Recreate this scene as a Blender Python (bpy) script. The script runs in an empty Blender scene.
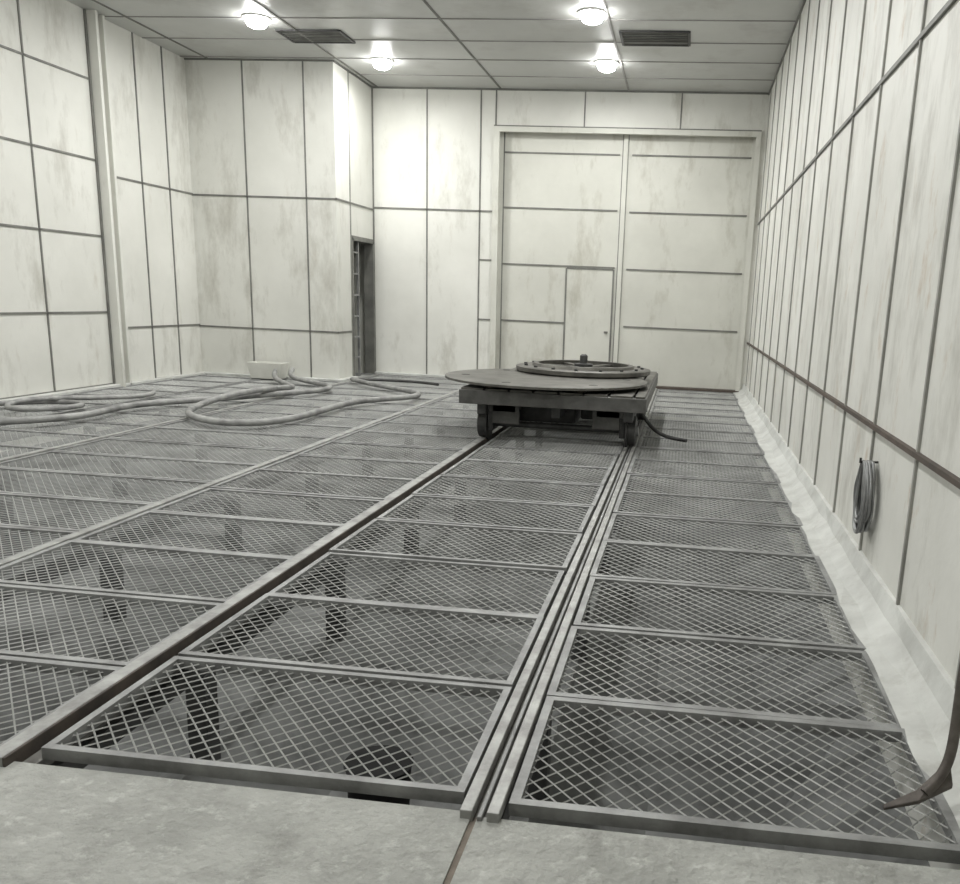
import bpy, random
from math import *
from mathutils import Vector, Matrix
random.seed(7)
S=bpy.context.scene
COL=S.collection
XL,XR,YF,YB,YB1,XB,H=-8.62,1.15,-2.0,16.56,14.78,-6.04,5.24

# ---------------------------------------------------------------- materials
def new_mat(name,base,rough=.6,metal=0.,var=None,scale=1.,detail=6,stain=None,stain_amt=.0,stain_scale=1.,streak=0.,bump=0.,bscale=20.,emit=None,spec=.5,lo=.53,hi=.72,stain2=None):
    m=bpy.data.materials.new(name); m.use_nodes=True
    nt=m.node_tree; N=nt.nodes; Lk=nt.links
    b=N['Principled BSDF']; b.inputs['Roughness'].default_value=rough; b.inputs['Metallic'].default_value=metal
    b.inputs['Specular IOR Level'].default_value=spec
    tc=N.new('ShaderNodeTexCoord')
    col=None
    base=(*base,1)
    if var:
        n=N.new('ShaderNodeTexNoise'); n.inputs['Scale'].default_value=scale; n.inputs['Detail'].default_value=detail; n.inputs['Roughness'].default_value=.62
        Lk.new(tc.outputs['Object'],n.inputs['Vector'])
        r=N.new('ShaderNodeValToRGB'); r.color_ramp.elements[0].position=.34; r.color_ramp.elements[1].position=.66
        r.color_ramp.elements[0].color=(*var,1); r.color_ramp.elements[1].color=base
        Lk.new(n.outputs['Fac'],r.inputs['Fac']); col=r.outputs['Color']
    def add_stain(col,color,amt,sc,zs,lo,hi):
        mp=N.new('ShaderNodeMapping'); mp.inputs['Scale'].default_value=(1,1,zs)
        Lk.new(tc.outputs['Object'],mp.inputs['Vector'])
        n2=N.new('ShaderNodeTexNoise'); n2.inputs['Scale'].default_value=sc; n2.inputs['Detail'].default_value=8; n2.inputs['Roughness'].default_value=.7
        Lk.new(mp.outputs['Vector'],n2.inputs['Vector'])
        r2=N.new('ShaderNodeValToRGB'); r2.color_ramp.elements[0].position=lo; r2.color_ramp.elements[1].position=hi
        r2.color_ramp.elements[0].color=(0,0,0,1); r2.color_ramp.elements[1].color=(amt,)*3+(1,)
        Lk.new(n2.outputs['Fac'],r2.inputs['Fac'])
        mx=N.new('ShaderNodeMixRGB'); mx.inputs['Color2'].default_value=(*color,1)
        Lk.new(r2.outputs['Color'],mx.inputs['Fac'])
        if col: Lk.new(col,mx.inputs['Color1'])
        else: mx.inputs['Color1'].default_value=base
        return mx.outputs['Color']
    if stain: col=add_stain(col,stain,stain_amt,stain_scale,.35 if streak else 1,lo,hi)
    if stain2: col=add_stain(col,*stain2)
    if col: Lk.new(col,b.inputs['Base Color'])
    else: b.inputs['Base Color'].default_value=base
    if bump:
        n3=N.new('ShaderNodeTexNoise'); n3.inputs['Scale'].default_value=bscale; n3.inputs['Detail'].default_value=6
        Lk.new(tc.outputs['Object'],n3.inputs['Vector'])
        bp=N.new('ShaderNodeBump'); bp.inputs['Strength'].default_value=bump; bp.inputs['Distance'].default_value=.02
        Lk.new(n3.outputs['Fac'],bp.inputs['Height']); Lk.new(bp.outputs['Normal'],b.inputs['Normal'])
    if emit:
        b.inputs['Emission Color'].default_value=(*emit[:3],1); b.inputs['Emission Strength'].default_value=emit[3]
    return m
M_wall=new_mat('wall_panel_cream',(.72,.72,.675),.6,var=(.63,.63,.585),scale=.7,stain=(.33,.315,.265),stain_amt=.65,stain_scale=1.6,streak=1,bump=.15,bscale=6,stain2=((.36,.31,.23),.4,4.0,.3,.6,.78))
M_wallr=new_mat('wall_panel_stained',(.73,.73,.69),.6,var=(.62,.62,.58),scale=.9,stain=(.33,.32,.28),stain_amt=.7,stain_scale=2.4,streak=1,bump=.2,bscale=6,lo=.5,hi=.72,stain2=((.4,.28,.17),.7,3.6,.45,.58,.74))
M_gate=new_mat('gate_panel_cream',(.63,.63,.575),.6,var=(.54,.54,.49),scale=.8,stain=(.3,.28,.22),stain_amt=.65,stain_scale=2,streak=1,bump=.1,bscale=5)
M_ceil=new_mat('ceiling_panel_grey',(.58,.585,.57),.4,var=(.48,.485,.47),scale=.5,stain=(.3,.28,.26),stain_amt=.4,stain_scale=1.2,bump=.05,bscale=4)
M_seam=new_mat('seam_batten_grey',(.13,.13,.12),.6,metal=.1,var=(.22,.22,.2),scale=3)
M_seaml=new_mat('seam_batten_light',(.24,.24,.22),.6,metal=.1,var=(.36,.36,.33),scale=3)
M_seamc=new_mat('ceiling_seam_grey',(.26,.25,.24),.6,var=(.36,.35,.34),scale=3)
M_rust=new_mat('rusty_batten',(.12,.095,.078),.75,metal=.2,var=(.075,.063,.055),scale=6)
M_frame=new_mat('dusty_steel_frame',(.33,.335,.33),.5,metal=.1,var=(.17,.17,.168),scale=5,bump=.1,bscale=40)
M_mesh=new_mat('expanded_metal_mesh',(.44,.445,.43),.45,metal=.1,var=(.27,.275,.265),scale=2)
M_rail=new_mat('worn_rail_steel',(.38,.385,.37),.45,metal=.2,var=(.2,.197,.19),scale=8,bump=.1,bscale=30)
M_slot=new_mat('rail_slot_grit',(.2,.195,.18),.85,var=(.09,.087,.08),scale=9)
M_railrust=new_mat('rail_slot_side',(.11,.09,.075),.75,metal=.2,var=(.06,.052,.047),scale=8)
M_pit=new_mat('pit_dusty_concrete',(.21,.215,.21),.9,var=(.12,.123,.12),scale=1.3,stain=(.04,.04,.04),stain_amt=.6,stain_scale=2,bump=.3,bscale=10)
M_conc=new_mat('concrete_slab',(.42,.425,.4),.88,var=(.29,.295,.275),scale=2.6,detail=12,stain=(.17,.17,.155),stain_amt=.6,stain_scale=4,bump=.8,bscale=30,stain2=((.6,.61,.58),.5,14,1,.54,.68))
M_joint=new_mat('joint_dirt',(.2,.17,.14),.9,var=(.14,.12,.1),scale=20)
M_kerb=new_mat('kerb_grey_plaster',(.6,.61,.585),.7,var=(.45,.455,.435),scale=3,bump=.3,bscale=10,stain=(.3,.29,.26),stain_amt=.5,stain_scale=5)
M_dark=new_mat('dark_steel',(.035,.035,.035),.55,metal=.4,var=(.08,.08,.078),scale=6)
M_beam=new_mat('pit_beam_steel',(.07,.07,.07),.7,var=(.11,.11,.11),scale=5)
M_deck=new_mat('cart_deck_steel',(.075,.074,.07),.5,metal=.4,var=(.14,.138,.132),scale=5)
M_plate=new_mat('flame_cut_plate',(.15,.145,.13),.45,metal=.5,var=(.07,.067,.06),scale=4)
M_hose=new_mat('dusty_rubber_hose',(.36,.36,.35),.5,var=(.16,.16,.157),scale=4)
M_black=new_mat('black_opening',(.012,.012,.012),.9)
M_pipe=new_mat('old_iron_pipe',(.07,.06,.055),.6,metal=.5,var=(.14,.125,.11),scale=12)
M_lamp=new_mat('lamp_glass',(1,1,1),.3,emit=(1,1,.98,60))
M_trim=new_mat('lamp_rim_white',(.8,.8,.78),.4)
M_tub=new_mat('plastic_tub_pale',(.72,.72,.67),.5,var=(.6,.6,.55),scale=3)
M_wire=new_mat('galvanised_wire',(.3,.31,.31),.4,metal=.4,var=(.18,.18,.18),scale=10)

# ---------------------------------------------------------------- mesh builder
class MB:
    def __init__(s): s.v=[];s.f=[];s.mi=[];s.mats=[]
    def m(s,mat):
        if mat not in s.mats: s.mats.append(mat)
        return s.mats.index(mat)
    def poly(s,pts,faces,mat):
        o=len(s.v); s.v+= [tuple(p) for p in pts]; i=s.m(mat)
        for f in faces: s.f.append(tuple(o+k for k in f)); s.mi.append(i)
    def box(s,x0,x1,y0,y1,z0,z1,mat,M=None):
        p=[Vector((x,y,z)) for z in (z0,z1) for y in (y0,y1) for x in (x0,x1)]
        if M: p=[M@q for q in p]
        s.poly(p,[(0,2,3,1),(4,5,7,6),(0,1,5,4),(2,6,7,3),(0,4,6,2),(1,3,7,5)],mat)
    def bar(s,a,b,w,h,mat,M=None):
        a=Vector(a);b=Vector(b);d=(b-a)
        if d.length<1e-6:return
        n=d.normalized(); up=Vector((0,0,1))
        if abs(n.z)>.95: up=Vector((0,1,0))
        sx=n.cross(up).normalized()*w/2; u=sx.cross(n).normalized()*h/2
        p=[a-sx-u,a+sx-u,a+sx+u,a-sx+u,b-sx-u,b+sx-u,b+sx+u,b-sx+u]
        if M:p=[M@q for q in p]
        s.poly(p,[(0,1,2,3),(4,7,6,5),(0,4,5,1),(1,5,6,2),(2,6,7,3),(3,7,4,0)],mat)
    def strand(s,a,b,w,h,mat,M):
        a=Vector(a);b=Vector(b);n=(b-a).normalized(); sx=n.cross(Vector((0,0,1))).normalized()*w/2; u=Vector((0,0,h/2))
        p=[M@q for q in (a-sx-u,a+sx-u,a+u,b-sx-u,b+sx-u,b+u)]
        s.poly(p,[(0,3,4,1),(1,4,5,2),(2,5,3,0)],mat)
    def lathe(s,prof,c,axis,mat,n=32,cap=True):
        ax=Vector(axis).normalized(); t=Vector((0,0,1)) if abs(ax.z)<.9 else Vector((1,0,0))
        e1=ax.cross(t).normalized(); e2=ax.cross(e1); c=Vector(c); pts=[]
        for r,o in prof:
            for k in range(n):
                a=2*pi*k/n; pts.append(c+ax*o+(e1*cos(a)+e2*sin(a))*r)
        fs=[]
        for j in range(len(prof)-1):
            for k in range(n):
                k2=(k+1)%n; fs.append((j*n+k,j*n+k2,(j+1)*n+k2,(j+1)*n+k))
        if cap:
            fs.append(tuple(range(n))[::-1]); fs.append(tuple((len(prof)-1)*n+k for k in range(n)))
        s.poly(pts,fs,mat)
    def obj(s,name,bevel=0,smooth=False,parent=None):
        me=bpy.data.meshes.new(name); me.from_pydata(s.v,[],s.f); me.update()
        for m in s.mats: me.materials.append(m)
        me.polygons.foreach_set('material_index',s.mi)
        if smooth: me.polygons.foreach_set('use_smooth',[True]*len(me.polygons))
        o=bpy.data.objects.new(name,me); COL.objects.link(o)
        if smooth:
            md=o.modifiers.new('es','EDGE_SPLIT'); md.split_angle=radians(35)
        if bevel:
            md=o.modifiers.new('bev','BEVEL'); md.width=bevel; md.segments=2; md.limit_method='ANGLE'
        if parent: o.parent=parent
        return o
def curve(name,pts,r,mat,cyclic=False,parent=None,res=12):
    cu=bpy.data.curves.new(name,'CURVE'); cu.dimensions='3D'; cu.bevel_depth=r; cu.bevel_resolution=4; cu.use_fill_caps=True
    lst=pts if isinstance(pts[0][0],(tuple,list)) else [pts]
    for pp in lst:
        sp=cu.splines.new('NURBS'); sp.points.add(len(pp)-1)
        for i,p in enumerate(pp): sp.points[i].co=(*p[:3],1); 
        sp.order_u=4; sp.use_endpoint_u=not cyclic; sp.use_cyclic_u=cyclic; sp.resolution_u=res
    cu.materials.append(mat)
    o=bpy.data.objects.new(name,cu); COL.objects.link(o)
    dg=bpy.context.evaluated_depsgraph_get(); me=bpy.data.meshes.new_from_object(o.evaluated_get(dg))
    bpy.data.objects.remove(o); bpy.data.curves.remove(cu)
    for p in me.polygons: p.use_smooth=True
    me.name=name
    o=bpy.data.objects.new(name,me); COL.objects.link(o)
    if parent:o.parent=parent
    return o

# ---------------------------------------------------------------- room shell
T=.2
b=MB(); b.box(XR,XR+T,YF-T,YB+T,-1.3,H+T,M_wallr); b.obj('wall_right')
b=MB(); b.box(XL-T,XL,YF-T,YB+T,-1.3,H+T,M_wall); b.obj('wall_left')
b=MB(); b.box(XL,XR,YF-T,YF,-1.3,H+T,M_wall); b.obj('wall_front')
GX0,GX1,GZ=-3.68,1.04,4.55
b=MB()
b.box(XB-.2,GX0,YB,YB+.35,-1.3,H+T,M_wall); b.box(GX1,XR,YB,YB+.35,-1.3,H+T,M_wall); b.box(GX0,GX1,YB,YB+.35,GZ,H+T,M_wall)
b.box(GX0,GX1,YB,YB+.35,-1.3,.0,M_wall)
b.obj('wall_back')
DY0,DY1,DZ=15.42,16.5,2.5
b=MB()
b.box(XL,XB,YB1,YB1+.15,-1.3,H+T,M_wall); b.obj('wall_block')
b=MB()
b.box(XB-.15,XB,YB1+.15,DY0,-1.3,H+T,M_wall); b.box(XB-.15,XB,DY1,YB,-1.3,H+T,M_wall); b.box(XB-.15,XB,DY0,DY1,DZ,H+T,M_wall)
b.box(XB-.15,XB,DY0,DY1,-1.3,0,M_wall)
b.obj('wall_block_side')
b=MB(); b.box(XL,XB-.15,YB1+.15,YB+.2,-.1,0,M_conc); b.obj('floor_closet')
b=MB(); b.box(XL,XB-.2,YB+.1,YB+.2,0,H,M_gate); b.obj('wall_closet')
b=MB(); b.box(XL-T,XR+T,YF-T,YB+.4,H,H+T,M_ceil); b.obj('ceiling')
b=MB(); JX=-.56
b.box(XL,JX-.01,YF,2.40,-.25,0,M_conc); b.box(JX+.01,XR,YF,2.385,-.25,-.004,M_conc); b.box(JX-.01,JX+.01,YF,2.38,-.25,-.007,M_joint)
b.obj('floor')

# ---------------------------------------------------------------- seams / battens
sw=.024; sp=.014
b=MB()
ys=[2.3+.99*k for k in range(15)]
for y in ys:
    b.box(XR-sp,XR,y-sw/2,y+sw/2,.16,H,M_seaml)
b.box(XR-sp-.004,XR,YF,YB,3.05-.014,3.05+.014,M_seam)
b.box(XR-.03,XR,YF,YB,.94-.013,.94+.013,M_rust)
b.box(XR-.02,XR,YF,YB,H-.04,H,M_seam)
b.obj('trim_1')
b=MB()
for y in [11.02-1.3*k for k in range(10)]: b.box(XL,XL+sp,y-sw/2,y+sw/2,0,H,M_seam)
for z in (4.34,3.26,2.21,1.12,.05): b.box(XL,XL+sp,YF,12.3,z-.014,z+.014,M_seam)
for y in (13.36,14.1): b.box(XL,XL+sp,y-sw/2,y+sw/2,0,H,M_seam)
for z in (3.09,.88): b.box(XL,XL+sp,12.6,YB1,z-.014,z+.014,M_seam)
b.obj('trim_2')
b=MB()
b.box(XL,XL+.16,12.3,12.36,0,H,M_wall); b.box(XL,XL+.05,12.36,12.52,0,H,M_gate); b.box(XL,XL+.12,12.52,12.57,0,H,M_wall)
b.box(XL,XL+.03,12.27,12.3,0,H,M_seam)
b.obj('trim_3',bevel=.008)
b=MB()
for x in (-7.62,-6.56): b.box(x-sw/2,x+sw/2,YB1-sp,YB1,0,H,M_seam)
for z in (3.08,.86):
    b.box(XL,XB+sp,YB1-sp,YB1,z-.014,z+.014,M_seam)
b.box(XB,XB+sp,YB1-sp,YB,3.07,3.1,M_seam); b.box(XB,XB+sp,YB1-sp,DY0,.845,.875,M_seam)
b.box(XB,XB+sp,DY0-.03,DY0,0,H,M_seaml)
b.box(XB,XB+.02,DY0-.02,DY1+.02,DZ,DZ+.04,M_seam)
b.box(XL,XB,YB1-.02,YB1,H-.025,H,M_seam); b.box(XB,XB+.02,YB1,YB,H-.025,H,M_seam)
b.obj('trim_4')
b=MB()
for x in (-4.99,-3.98): b.box(x-sw/2,x+sw/2,YB-sp,YB,0,H,M_seam)
b.box(XB,GX0-.05,YB-sp,YB,3.11,3.14,M_seam)
for z in (2.25,1.15): b.box(-3.98,GX0-.05,YB-sp,YB,z-.013,z+.013,M_seam)
for x in (-3.7,-2.08,-.36): b.box(x-sw/2,x+sw/2,YB-sp,YB,GZ+.05,H,M_seam)
b.box(XB,XR,YB-.02,YB,H-.03,H,M_seam)
b.box(XB,XB+.025,YB-.02,YB,0,H,M_seam)
b.obj('trim_5')
b=MB()
b.box(GX0-.05,GX0+.06,YB-.05,YB,0,GZ-.04,M_gate); b.box(GX1-.06,GX1+.03,YB-.05,YB,0,GZ-.04,M_gate); b.box(GX0-.05,GX1+.03,YB-.05,YB,GZ-.04,GZ+.05,M_gate)
b.box(GX0-.05,GX1+.03,YB-.04,YB,GZ+.05,GZ+.072,M_seam)
b.obj('trim_6')
b=MB()
for x in (-3.62,-1.31,-5.93,-8.2): b.box(x-.016,x+.016,YF,YB,H-.012,H,M_seam if x!=-1.31 else M_seamc)
y=YB-.9
while y>2: b.box(XL,XR,y-.011,y+.011,H-.01,H,M_seamc); y-=1.02
b.obj('trim_7')

# ---------------------------------------------------------------- gate leaves (door_1) with wicket door
GY=YB+.17
g=bpy.data.objects.new('door_1',None); COL.objects.link(g)
b=MB()
b.box(GX0,-1.36,GY,GY+.1,0.02,GZ,M_gate)
for z in (4.19,3.22,2.2,1.15): b.box(GX0+.1,-1.42,GY-.016,GY,z-.014,z+.014,M_seam)
b.box(GX0+.02,GX0+.1,GY-.03,GY,.02,GZ,M_gate); b.box(GX0+.1,GX0+.12,GY-.01,GY,.02,GZ,M_seam)
b.obj('leaf_1',parent=g)
b=MB()
b.box(-1.28,GX1,GY,GY+.1,0.02,GZ,M_gate)
for z in (4.19,3.2,2.18,1.13): b.box(-1.2,GX1-.1,GY-.016,GY,z-.014,z+.014,M_seam)
b.box(GX1-.1,GX1-.02,GY-.03,GY,.02,GZ,M_gate)
b.obj('leaf_2',parent=g)
b=MB(); b.box(-1.38,-1.36,GY-.01,GY,.02,GZ,M_seam);b.box(-1.36,-1.28,GY-.05,GY+.1,.02,GZ,M_gate); b.box(-1.28,-1.265,GY-.01,GY,.02,GZ,M_seaml); b.obj('meeting_stile',parent=g)
b=MB()
wx0,wx1,wz=-2.32,-1.44,2.16
b.box(wx0,wx1,GY-.035,GY,.15,wz,M_gate)
for a in ((wx0-.02,wx0+.01,.15,wz),(wx1-.01,wx1+.02,.15,wz)): b.box(a[0],a[1],GY-.045,GY,a[2],a[3],M_seam)
b.box(wx0,wx1,GY-.045,GY,wz-.012,wz+.02,M_seam); b.box(wx0,wx1,GY-.045,GY,.13,.16,M_seam)
b.box(wx1-.12,wx1-.05,GY-.075,GY-.04,1.0,1.025,M_seam)
b.obj('wicket_door',parent=g)
b=MB(); b.box(GX0-.05,GX1+.03,YB-.06,YB+.3,0,.05,M_rust); b.obj('sill',parent=g)

# closet shelves behind the side door
b=MB()
sx0,sx1=-7.2,-6.5
for x in (sx0,sx1):
    for y in (15.6,16.4): b.box(x-.02,x+.02,y-.02,y+.02,0,2.4,M_dark)
for z in (.25,.65,1.05,1.45,1.85,2.25): b.box(sx0,sx1,15.6,16.4,z-.015,z+.015,M_frame)
for z in (.25,.65,1.05,1.45,1.85):
    for k in range(3): b.box(sx0+.08+.2*k,sx0+.22+.2*k,15.7,16.2,z+.015,z+.12+.08*((k*7+int(z*10))%3),M_dark)
b.obj('storage_rack')
b=MB(); b.box(XB-.16,XB+.03,DY0-.01,DY0+.04,0,DZ,M_seam); b.box(XB-.16,XB+.03,DY1-.04,DY1+.01,0,DZ,M_seam); b.box(XB-.16,XB+.03,DY0,DY1,DZ-.04,DZ+.01,M_seam)
for k in range(6): b.box(XB-.1,XB-.06,DY0+.04,DY0+.5,.35+.38*k,.38+.38*k,M_frame)
b.box(XB-.1,XB-.06,DY0+.5,DY0+.54,0,DZ-.04,M_frame)
b.obj('door_2')

# ---------------------------------------------------------------- kerb along walls
b=MB()
n=44; prof=[(XR-.20,-.0),(XR-.20,.012),(XR-.12,.03),(XR-.05,.09),(XR-.02,.17),(XR,.18)]
pts=[];fs=[]
for i in range(n+1):
    y=2.38+(YB-2.38)*i/n
    for j,(x,z) in enumerate(prof):
        w=random.uniform(-.014,.014) if 0<j<5 else 0
        pts.append((x+w*(1.5 if j<3 else .6)+(w if j==0 else 0),y,z+abs(w)*.6))
for i in range(n):
    for j in range(5):
        a=i*6+j; fs.append((a,a+6,a+7,a+1))
b.poly(pts,fs,M_kerb); b.obj('baseboard_right')
b=MB(); b.box(XL,XL+.12,2.4,YB1,-.02,.05,M_kerb); b.obj('baseboard_left',bevel=.01)
b=MB(); b.box(XL+.12,XB+.0,YB1-.12,YB1,-.02,.05,M_kerb); b.box(XB,XB+.1,YB1-.12,DY0,-.02,.05,M_kerb); b.box(XB+.0,GX0-.06,YB-.1,YB,-.02,.05,M_kerb); b.obj('baseboard_back',bevel=.01)

# ---------------------------------------------------------------- pit
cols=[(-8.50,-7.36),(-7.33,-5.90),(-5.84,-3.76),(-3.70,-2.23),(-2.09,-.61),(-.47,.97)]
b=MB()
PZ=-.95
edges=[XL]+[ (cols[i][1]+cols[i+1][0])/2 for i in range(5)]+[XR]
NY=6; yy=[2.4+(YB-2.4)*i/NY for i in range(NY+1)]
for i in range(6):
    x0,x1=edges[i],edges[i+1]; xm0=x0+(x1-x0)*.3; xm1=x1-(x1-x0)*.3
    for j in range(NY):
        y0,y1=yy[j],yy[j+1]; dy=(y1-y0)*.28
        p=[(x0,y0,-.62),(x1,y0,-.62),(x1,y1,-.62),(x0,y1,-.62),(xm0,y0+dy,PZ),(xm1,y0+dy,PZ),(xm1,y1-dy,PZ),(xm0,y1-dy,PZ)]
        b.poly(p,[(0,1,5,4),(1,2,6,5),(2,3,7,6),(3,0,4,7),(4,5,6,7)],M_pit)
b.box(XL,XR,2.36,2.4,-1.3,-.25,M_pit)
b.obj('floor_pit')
b=MB()
for x in edges[1:-1]:
    b.box(x-.04,x+.04,2.4,YB,-.18,-.1,M_beam)
for j in range(8):
    y=2.44+1.6*j+1.1
    for x in edges[1:-1]: b.box(x-.05,x+.05,y-.05,y+.05,-.66,-.18,M_beam)
b.obj('support_beams')
b=MB()
b.lathe([(.12,PZ+.02),(.13,PZ+.02),(.15,-.55),(.16,-.53),(.0001,-.53)],(-1.28,3.5,0),(0,0,1),M_black,24)
b.obj('collector_drum',smooth=True)

# ---------------------------------------------------------------- gratings
def panel(b,x0,x1,y0,y1,p=.07,q=.078,zt=0.,fw=.035,fh=.045,tilt=(0,0),yaw=0.):
    c=Vector(((x0+x1)/2,(y0+y1)/2,zt)); w=x1-x0; d=y1-y0
    M=Matrix.Translation(c)@Matrix.Rotation(yaw,4,'Z')@Matrix.Rotation(tilt[0],4,'X')@Matrix.Rotation(tilt[1],4,'Y')
    hw,hd=w/2,d/2
    b.box(-hw,hw,-hd,-hd+fw,-fh,0,M_frame,M); b.box(-hw,hw,hd-fw,hd,-fh,0,M_frame,M)
    b.box(-hw,-hw+fw,-hd+fw,hd-fw,-fh,0,M_frame,M); b.box(hw-fw,hw,-hd+fw,hd-fw,-fh,0,M_frame,M)
    iw,id_=hw-fw*.6,hd-fw*.6
    for sgn in (1,-1):
        nmax=int(iw/p+id_/q)+1
        for k in range(-nmax,nmax+1):
            pts=[]
            kk=k+.5
            for y in (-id_,id_):
                x=p*(kk-sgn*y/q)
                if -iw<=x<=iw: pts.append((x,y))
            for x in (-iw,iw):
                y=sgn*q*(kk-x/p)
                if -id_<y<id_: pts.append((x,y))
            if len(pts)>=2:
                a,c2=pts[0],pts[1]
                if (a[0]-c2[0])**2+(a[1]-c2[1])**2>1e-3:
                    z=-.012 if sgn>0 else -.014
                    b.strand((a[0],a[1],z),(c2[0],c2[1],z),.0066,.004,M_mesh,M)
for ci,(x0,x1) in enumerate(cols):
    b=MB()
    pitch=.80 if ci!=4 else .812
    y=2.44 if ci!=3 else 2.1
    if ci<4: y=2.44+[.1,.3,.2,.0][ci]-.1
    if ci<4 :
        if y-2.42>.12: panel(b,x0,x1,2.42,y-.01)
    while y<YB-.2:
        y1=min(y+pitch,YB-.14)
        r=random.uniform
        big=1. if ci==4 else .5
        zt=.012+r(0,.008) if ci!=4 else .03+r(0,.012)
        panel(b,x0+r(0,.012)*big,x1-r(0,.012)*big,y+.006,y1-.006,zt=zt,tilt=(r(-.006,.006)*big,r(-.004,.004)*big),yaw=r(-.006,.006)*big,fw=.034 if ci!=4 else .03)
        y=y1
    b.obj('floor_grating')

# ---------------------------------------------------------------- rails
b=MB()
for s_ in (-1,1):
    x=-.54+s_*.043
    b.box(x-.02,x+.02,2.36,YB-.12,-.01,.03,M_rail)
    b.box(x-.006+s_*(-.011),x+.006+s_*(-.011),2.36,YB-.12,-.09,-.01,M_railrust)
b.box(-.59,-.49,2.36,YB-.12,-.06,-.008,M_slot)
b.box(-.548,-.532,2.36,YB-.12,-.008,.012,M_frame)
b.obj('cart_rail',bevel=.003)
b=MB()
b.box(-2.225,-2.165,2.36,YB-.12,-.02,.035,M_rail); b.box(-2.165,-2.155,2.36,YB-.12,-.1,.034,M_railrust); b.box(-2.155,-2.10,2.36,YB-.12,-.06,-.02,M_slot)
b.obj('cart_rail',bevel=.003)
b=MB()
for x in (-3.73,-5.87): b.box(x-.028,x+.028,2.41,YB-.12,-.02,.028,M_rail)
b.obj('grating_bearer',bevel=.004)

# ---------------------------------------------------------------- transfer cart
c=bpy.data.objects.new('rail_transfer_cart',None); COL.objects.link(c)
CX0,CX1,CY0,CY1=-2.40,-.37,9.15,12.75
zb,zt_=.45,.60
b=MB()
b.box(CX0,CX1,CY0,CY0+.1,zb,zt_,M_deck); b.box(CX0,CX1,CY1-.1,CY1,zb,zt_,M_deck)
b.box(CX0,CX0+.1,CY0+.1,CY1-.1,zb,zt_,M_deck); b.box(CX1-.1,CX1,CY0+.1,CY1-.1,zb,zt_,M_deck)
for k in range(1,7): 
    y=CY0+(CY1-CY0)*k/7; b.box(CX0+.1,CX1-.1,y-.04,y+.04,zb+.02,zt_-.01,M_deck)
for x in (-2.17,-1.35,-.56): b.box(x-.05,x+.05,CY0+.1,CY1-.1,zb-.12,zb+.02,M_dark)
b.obj('frame',bevel=.006,parent=c)
b=MB()
x=CX0+.02
while x<CX1-.1:
    b.box(x,min(x+.24,CX1-.02),CY0+.02,CY1-.02,zt_,zt_+.02,M_plate); x+=.27
b.obj('deck_plates',parent=c)
wi=0
for x in (-2.195,-.54):
    for y in (9.55,11.75):
        wi+=1
        b=MB(); s_=1 if x<-1 else -1
        b.lathe([(.03,-.06),(.15,-.06),(.165,-.05),(.165,.03),(.195,.035),(.195,.055),(.05,.06)],(x,y,.035+.165),(s_,0,0),M_dark,32)
        b.lathe([(.055,-.085),(.055,-.05)],(x,y,.2),(s_,0,0),M_frame,20)
        b.obj('wheel_%d'%wi,smooth=True,parent=c)
        b=MB()
        b.box(x+s_*.09-.03,x+s_*.09+.03,y-.15,y+.15,.13,zb,M_dark); b.box(min(x,x+s_*.38),max(x,x+s_*.38),y-.17,y+.17,zb-.1,zb,M_deck)
        b.box(min(x+s_*.12,x+s_*.42),max(x+s_*.12,x+s_*.42),y-.17,y-.14,.22,zb,M_deck)
        b.obj('bogie_%d'%wi,bevel=.005,parent=c)
b=MB()
for y in (9.55,11.75): b.lathe([(.035,-.8),(.035,.8)],(-1.367,y,.2),(1,0,0),M_dark,16)
b.obj('axles',smooth=True,parent=c)
b=MB(); b.box(-1.95,-1.2,9.8,10.4,.2,.46,M_dark); b.box(-1.15,-.85,9.9,10.2,.25,.46,M_dark); b.obj('drive_motor',bevel=.02,parent=c)
curve('tow_bar',[(-.46,9.9,.38),(-.35,9.95,.2),(-.2,10.0,.09),(-.05,10.05,.065),(.08,9.95,.065)],.022,M_dark,parent=c)
d=bpy.data.objects.new('steel_disc_plate',None); COL.objects.link(d)
b=MB(); b.lathe([(1.13,.655),(1.19,.66),(1.19,.685),(1.13,.69)],(-1.6,10.15,0),(0,0,1),M_plate,72)
for a in range(6): 
    an=a*pi/3+.2
    if abs(an-1.25)>.6: b.lathe([(.05,.69),(.05,.693)],(-1.6+.95*cos(an),10.15+.95*sin(an),0),(0,0,1),M_dark,16)
b.obj('disc',parent=d)
b=MB()
for x in (-2.1,-1.1): b.box(x-.05,x+.05,9.3,10.9,.62,.655,M_rust)
b.obj('packing_timbers',parent=d)
f=bpy.data.objects.new('flanged_ring',None); COL.objects.link(f)
b=MB(); cx,cy=-1.28,11.1
b.lathe([(.58,.695),(.84,.695),(.86,.71),(.86,.755),(.82,.765),(.66,.765),(.64,.80),(.58,.80),(.58,.695)],(cx,cy,0),(0,0,1),M_plate,64,cap=False)
for k in range(16):
    an=k*pi/8; b.lathe([(.022,.765),(.022,.785)],(cx+.75*cos(an),cy+.75*sin(an),0),(0,0,1),M_dark,10)
b.obj('rim',parent=f)
b=MB()
for k in range(3):
    an=k*pi/3; b.bar((cx-.58*cos(an),cy-.58*sin(an),.74),(cx+.58*cos(an),cy+.58*sin(an),.74),.09,.06,M_plate)
b.lathe([(.12,.70),(.12,.80),(.05,.81),(.05,.9),(.03,.92)],(cx,cy,0),(0,0,1),M_dark,24)
b.obj('spokes_and_hub',parent=f)
b=MB(); b.box(cx-.6,cx+.6,11.5,11.62,.62,.695,M_rust); b.obj('timber_bolster')

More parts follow.
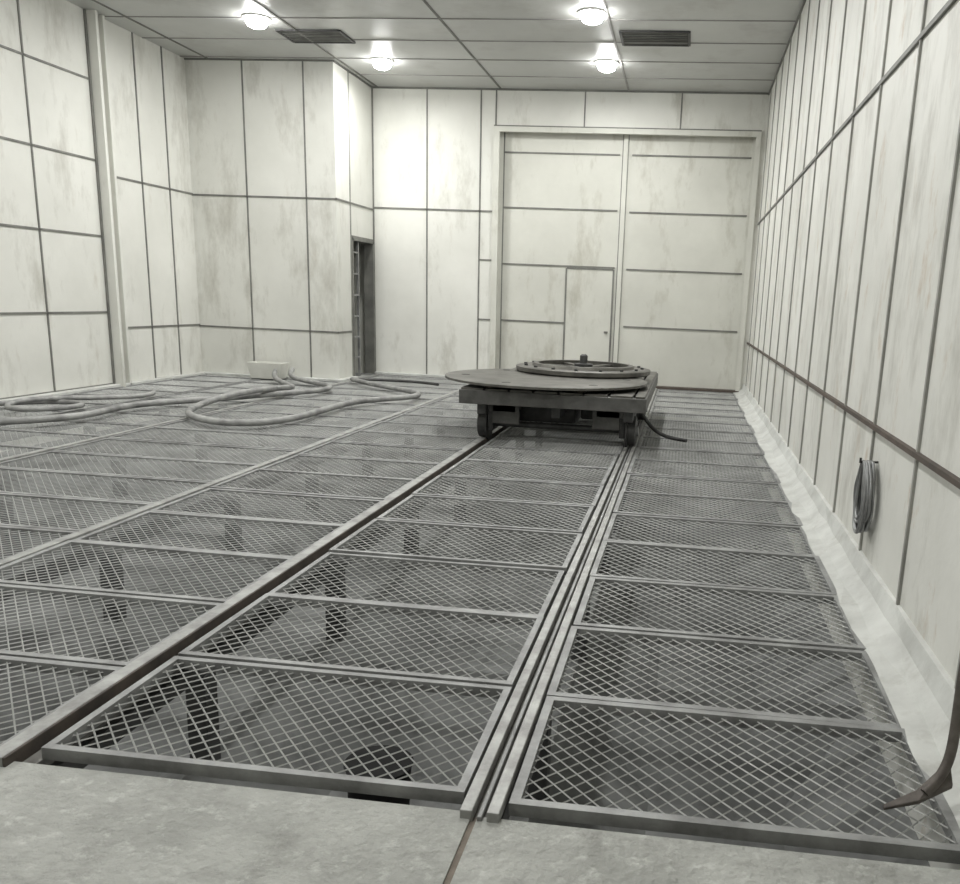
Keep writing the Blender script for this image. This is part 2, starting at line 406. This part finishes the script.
# ---------------------------------------------------------------- hoses
r=.04; z=.088
curve('blasting_hose',[(-6.78,14.5,.2),(-6.75,14.2,z+.03),(-6.3,13.8,z),(-5.5,13.3,z),(-5.4,12.6,z),(-5.85,11.9,z),(-6.2,11.0,z),(-6.75,10.3,z),(-6.8,9.6,z),(-6.65,9.0,z),(-6.9,8.5,z),(-7.2,8.2,z),(-7.9,7.6,z)],r,M_hose)
curve('blasting_hose',[(-6.95,14.2,.18),(-6.9,14.0,z+.03),(-6.5,13.4,z),(-5.9,12.8,z),(-5.8,12.0,z+.09),(-6.0,10.9,z+.09),(-6.05,10.1,z),(-5.8,9.5,z),(-5.2,9.05,z),(-4.7,9.15,z),(-4.5,9.8,z),(-4.55,10.8,z),(-4.5,11.7,z),(-4.1,12.2,z),(-3.85,12.7,z),(-4.3,13.3,z),(-5.2,13.9,z),(-5.7,14.5,z)],r,M_hose)
curve('air_hose',[(-8.4,9.0,z),(-8.1,9.7,z),(-7.6,10.0,z),(-7.2,9.8,z),(-7.3,9.3,z),(-7.8,9.0,z),(-7.9,9.5,z+.08),(-7.4,10.5,z),(-7.1,11.0,z),(-7.4,11.4,z)],.032,M_hose)
curve('cable',[(-5.7,14.7,.065),(-5.2,14.95,.065),(-4.6,14.9,.065),(-4.2,14.6,.065)],.025,M_dark)
b=MB()
x0,x1,y0,y1=-7.52,-6.9,14.3,14.64
zt2=.3
p=[(x0+.05,y0+.04,.03),(x1-.05,y0+.04,.03),(x1-.05,y1-.04,.03),(x0+.05,y1-.04,.03),(x0,y0,zt2),(x1,y0,zt2),(x1,y1,zt2),(x0,y1,zt2),
   (x0+.03,y0+.03,zt2),(x1-.03,y0+.03,zt2),(x1-.03,y1-.03,zt2),(x0+.03,y1-.03,zt2),(x0+.07,y0+.07,.06),(x1-.07,y0+.07,.06),(x1-.07,y1-.07,.06),(x0+.07,y1-.07,.06)]
b.poly(p,[(3,2,1,0),(0,1,5,4),(1,2,6,5),(2,3,7,6),(3,0,4,7),(4,5,9,8),(5,6,10,9),(6,7,11,10),(7,4,8,11),(8,9,13,12),(9,10,14,13),(10,11,15,14),(11,8,12,15),(12,13,14,15)],M_tub)
b.obj('plastic_tub')

# ---------------------------------------------------------------- coil hanging on right wall
loops=[]
for k in range(20):
    ry=.13+random.uniform(-.05,.03); rz=.2+random.uniform(-.03,.02); x=XR-.03-.012*(k%5)
    cyy=5.1+random.uniform(-.02,.02); cz=.76-rz
    loops.append([(x+random.uniform(-.01,.004),cyy+ry*sin(a*pi/6)*(1-.3*cos(a*pi/6)),cz+rz*cos(a*pi/6)) for a in range(12)])
curve('wire_coil',loops,.009,M_wire,cyclic=True)
b=MB(); b.bar((XR,5.1,.755),(XR-.1,5.1,.75),.012,.012,M_dark); b.bar((XR-.1,5.1,.745),(XR-.1,5.1,.775),.012,.012,M_dark); b.obj('wall_hook')

# ---------------------------------------------------------------- bent iron hook in the right foreground
hk=bpy.data.objects.new('iron_rake_hook',None); COL.objects.link(hk)
curve('shaft',[(.86,2.62,.1),(.93,2.66,.15),(.955,2.7,.25),(.965,2.75,.42),(.99,2.8,.7),(1.06,2.85,1.05),(1.12,2.88,1.35)],.017,M_pipe,parent=hk)
b=MB()
pts=[(.735,2.60,.045),(.735,2.615,.05),(.84,2.60,.085),(.84,2.64,.10),(.95,2.64,.13),(.95,2.70,.19),
     (.735,2.60,.035),(.735,2.615,.038),(.84,2.60,.07),(.84,2.64,.075),(.95,2.64,.115),(.95,2.70,.15)]
b.poly(pts,[(0,2,3,1),(2,4,5,3),(6,7,9,8),(8,9,11,10),(0,6,8,2),(2,8,10,4),(1,3,9,7),(3,5,11,9),(0,1,7,6),(4,10,11,5)],M_pipe)
b.obj('blade',bevel=.003,parent=hk)

# ---------------------------------------------------------------- ceiling vents & lamps
def vent(x,y,w,d):
    b=MB()
    b.box(x-w/2,x+w/2,y-d/2,y+d/2,H-.006,H-.003,M_black)
    for s_ in (-1,1): b.box(x-w/2,x+w/2,y+s_*d/2-.02,y+s_*d/2+.02,H-.02,H,M_dark); b.box(x+s_*w/2-.02,x+s_*w/2+.02,y-d/2,y+d/2,H-.02,H,M_dark)
    n=8
    for k in range(1,n): yy_=y-d/2+d*k/n; b.box(x-w/2,x+w/2,yy_-.01,yy_+.01,H-.016,H-.006,M_seam)
    b.obj('ceiling_vent')
vent(-5.75,13.45,.95,.6); vent(-.72,13.4,.95,.65)
lamps=[(-6.25,12.6),(-5.2,14.75),(-1.5,12.3),(-1.53,14.7)]
lamps+=[(-6.25,9.2),(-1.5,9.2),(-6.25,5.8),(-1.5,5.8),(-6.25,2.2),(-1.5,2.2)]
for x,y in lamps:
    L=bpy.data.objects.new('ceiling_lamp',None); COL.objects.link(L)
    b=MB(); b.lathe([(.19,0),(.19,-.02),(.17,-.025),(.15,-.015),(.0001,-.015)],(x,y,H),(0,0,1),M_trim,32); b.obj('rim',smooth=True,parent=L)
    b=MB(); b.lathe([(.145,-.015),(.15,-.06),(.125,-.11),(.07,-.135),(.001,-.14)],(x,y,H),(0,0,1),M_lamp,32); b.obj('glass',smooth=True,parent=L)
    ld=bpy.data.lights.new('bulb','AREA'); ld.energy=72; ld.shape='DISK'; ld.size=.28; ld.color=(1,.995,.97)
    lo=bpy.data.objects.new('bulb',ld); lo.location=(x,y,H-.155); lo.parent=L; COL.objects.link(lo)

w=bpy.data.worlds.new('World'); S.world=w; w.use_nodes=True
w.node_tree.nodes['Background'].inputs[0].default_value=(.6,.62,.6,1); w.node_tree.nodes['Background'].inputs[1].default_value=.3

# ---------------------------------------------------------------- camera
cd=bpy.data.cameras.new('camera'); cam=bpy.data.objects.new('camera',cd); COL.objects.link(cam)
r2=Vector((.99151,.12310,.04170)); u2=Vector((-.06828,.22030,.97303)); f2=Vector((-.11059,.96763,-.22684))
M=Matrix(((r2.x,u2.x,-f2.x,0),(r2.y,u2.y,-f2.y,0),(r2.z,u2.z,-f2.z,1.6),(0,0,0,1)))
cam.matrix_world=M
cd.sensor_width=36; cd.sensor_fit='HORIZONTAL'; cd.lens=864.5/960*36; cd.shift_x=-98.6/960; cd.shift_y=58.8/960
cd.clip_start=.05; cd.clip_end=200
S.camera=cam
S.view_settings.view_transform='Standard'; S.view_settings.look='None'; S.view_settings.exposure=0
